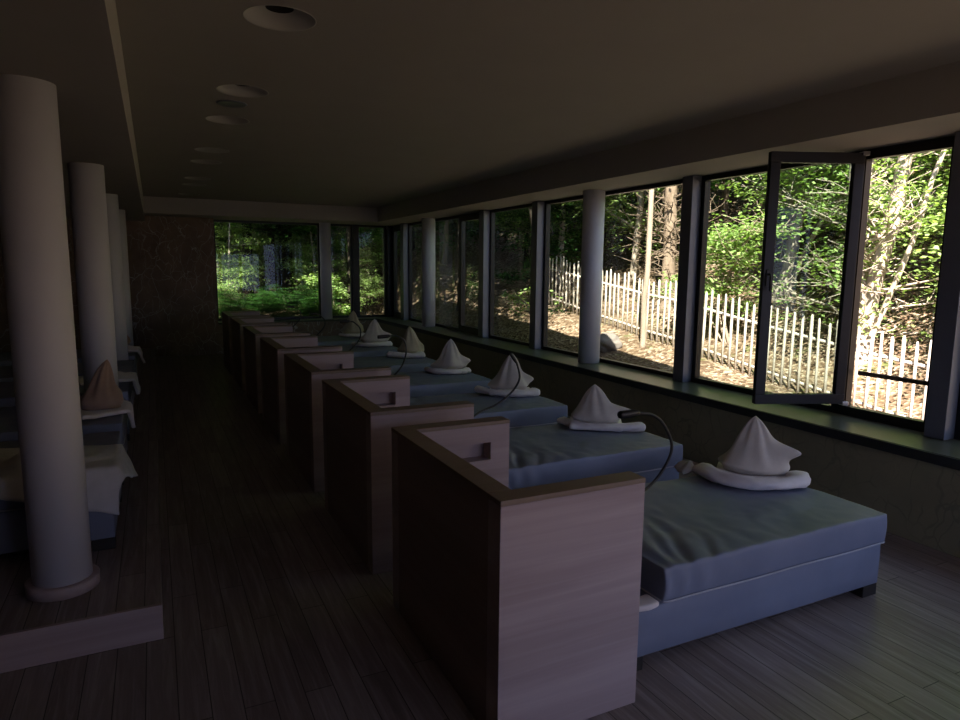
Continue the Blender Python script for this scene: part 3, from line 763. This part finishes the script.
shade_canopy(61,6.6,11.0,-2.0,1.2,6.2,2.7,2.9,1.4,170,'shade tree added over the roof, trunk behind a post left of the middle column')
shade_canopy(62,6.9,15.2,-1.2,-.2,6.4,3.0,2.6,1.4,170,'trunk of an added shade tree left of the door-like sash in the right wall')
shade_canopy(63,8.8,17.6,-1.0,-1.2,6.4,3.0,2.6,1.4,170,'dark trunk of an added shade tree beyond the far sill column on the right')
shade_canopy(64,5.0,18.6,-1.2,-1.6,6.2,2.8,2.2,1.3,150,'dark trunk of an added shade tree outside the corner of the glazed walls',.08)
shade_canopy(65,.2,17.8,.6,-.4,6.4,3.2,2.4,1.4,170,'unseen leafy crown added to shade the ground beyond the back window')
for i,(x,y,r) in enumerate([(1.7,17.6,0),(2.5,17.9,1),(3.3,17.5,2),(4.0,17.9,3),(2.9,18.6,4),(1.6,18.7,5),(3.8,18.8,.5)]):  # undergrowth added to darken the bright ground below the trunks
    dup(kc,G(x,y),r,'low dark bush added to darken the ground under the trees outside the back window','low dark bushes added to darken the ground outside the back window').scale=(.16,.16,.09)
gE='low green trees behind the back window'
for i,(x,y,r,s) in enumerate([(1.9,19.4,1.4,.5),(2.75,20.9,2.2,.55),(4.1,19.3,3.0,.42),(2.0,22.5,.4,.55),(4.2,21.8,1.4,.5),(5.4,19.2,2.4,.45),(3.1,23.5,3.4,.6),(6.6,20.4,.8,.5)]):
    dup(ka,G(x,y),r,'low bright green tree behind the dark trunks in the back window',gE).scale=(s,s,s)
gD='shaded leafy trees behind the back window'
for i,(x,y,r,s) in enumerate([(4.7,20.6,.4,.85),(1.3,23,1.4,1.0),(6.2,22,2.4,1.0),(3.2,24.5,3.4,1.1),(8.2,19.3,4.4,.9),(0,26,5.4,1.1),(5.5,27,.9,1.2)]):
    dup(kb,G(x,y),r,'mid-green leafy tree in the shade behind the back window',gD).scale=(s,s,s)
for i,(x,y,r,s) in enumerate([(-3,23,.4,1.),(1.5,29,1.4,1.1),(7,31,2.4,1.2),(-4,31,1.,1.2),(12,28,1.,1.1)]):
    dup(kc,G(x,y),r,'dark tall tree far behind the back window','dark tall trees behind the back window').scale=(s,s,s)
for i,(x,y,r,s) in enumerate([(-1.4,20.0,.3,1.15),(-5.0,20.5,1.3,1.2),(-2.8,24.5,2.3,1.1),(1.0,21.5,3.3,1.25)]):  # trees added off to the side to shade the wood behind the window
    dup(kc,G(x,y),r,'dark tall tree added for shade beside the far end of the building','dark tall trees added for shade beside the far end of the building').scale=(s,s,s)
for i,(x,y,r,s) in enumerate([(9.6,16.6,.3,.8),(7.6,20.6,1.3,.9),(11.5,15.6,2.6,.9),(9.8,19.5,3.1,.8),(8.6,14.4,4.2,.5),(12.2,18.6,5.1,.9)]):
    dup(kc,G(x,y),r,'dark tree crowding the far end of the right window wall','dark trees outside the far right windows').scale=(s,s,s)
tree('tree','tall tree added to shade the fence, its trunk hidden behind the middle column','tree',G(7.0,9.75),[([(0,0,0),(.0,.0,2),(-.1,.2,4),(-.1,.8,8)],.08,.04)],'leaf_c','bark_brown',51,10,1.5,0,.6,per=50,size=.11,crown=((-1.5,.4,5.7),(1.9,1.6,1.3),110),spread=.6)  # added with its crown above the view, to shade the far fence
tree('shrub','small shrub with bright leaves below the sill line of the back window','shrub',G(4.35,18.0),[([(0,0,0),(.05,.05,.6),(0,.1,1.2)],.02,.008)],'leaf_a','twig',41,8,.45,1,.3,per=20,spread=.2,size=.09)
tree('shrub','low leafy branch reaching towards the glass left of the middle column','shrub',G(6.9,11.4),[([(0,0,0),(-.2,.0,.5),(-.35,-.5,.65),(-.4,-1.2,.6)],.014,.005),([(0,0,0),(-.1,.3,.6),(-.2,.7,.9)],.014,.005)],'leaf_a','twig',42,4,.35,0,.3,per=20,spread=.2,size=.085)
# boulder in front of the fence
bm=bmesh.new(); bmesh.ops.create_icosphere(bm,subdivisions=4,radius=.26)
for v in bm.verts:
    n=v.co.normalized(); v.co=n*(.26+.06*fbm(n.x*1.6,n.y*1.6,n.z*1.6)); v.co.z*=.75
o=MB().addbm(bm,True).build('boulder',M['stone'],None,(7.2,9.55,gz(7.2,9.55)+.10)); tag(o,'rounded stone on the litter in front of the slender pale trunk','stone')

# ------------------------------------------------------------------ light
W=bpy.data.worlds.new('sky'); S.world=W; W.use_nodes=True; nt=W.node_tree; nt.nodes.clear()
bg=nt.nodes.new('ShaderNodeBackground'); wo=nt.nodes.new('ShaderNodeOutputWorld')
bg.inputs[0].default_value=(.53,.62,1.0,1); bg.inputs[1].default_value=2.6
L(nt,bg.outputs[0],wo.inputs[0])
sd=bpy.data.lights.new('sun','SUN'); sd.energy=36.0; sd.angle=.009; sd.color=(1,.93,.82)
so=bpy.data.objects.new('sun',sd); C.objects.link(so)
to=Vector((-.42,-.55,.74)).normalized(); so.rotation_euler=to.to_track_quat('Z','Y').to_euler(); so.location=(-5,-10,15)

# ------------------------------------------------------------------ camera
f,pitch,yaw,roll=661.7,math.radians(7.963),math.radians(26.155),math.radians(.543)
fw=Vector((math.sin(yaw)*math.cos(pitch),math.cos(yaw)*math.cos(pitch),-math.sin(pitch)))
rt=Vector((math.cos(yaw),-math.sin(yaw),0)); up=rt.cross(fw)
c_,s_=math.cos(roll),math.sin(roll); rt,up=c_*rt+s_*up,-s_*rt+c_*up
cam=bpy.data.cameras.new('camera'); co=bpy.data.objects.new('camera',cam); C.objects.link(co)
m=Matrix((rt,up,-fw)).transposed().to_4x4(); m.translation=(0,0,1.85); co.matrix_world=m
cam.sensor_width=36; cam.lens=f*36/960; cam.clip_start=.05; cam.clip_end=300
S.camera=co
S.view_settings.view_transform='Standard'; S.view_settings.look='None'; S.view_settings.gamma=1; S.view_settings.exposure=-.12; S.view_settings.use_curve_mapping=False
S.cycles.max_bounces=10; S.cycles.diffuse_bounces=5; S.cycles.transparent_max_bounces=16
S.cycles.use_denoising=True
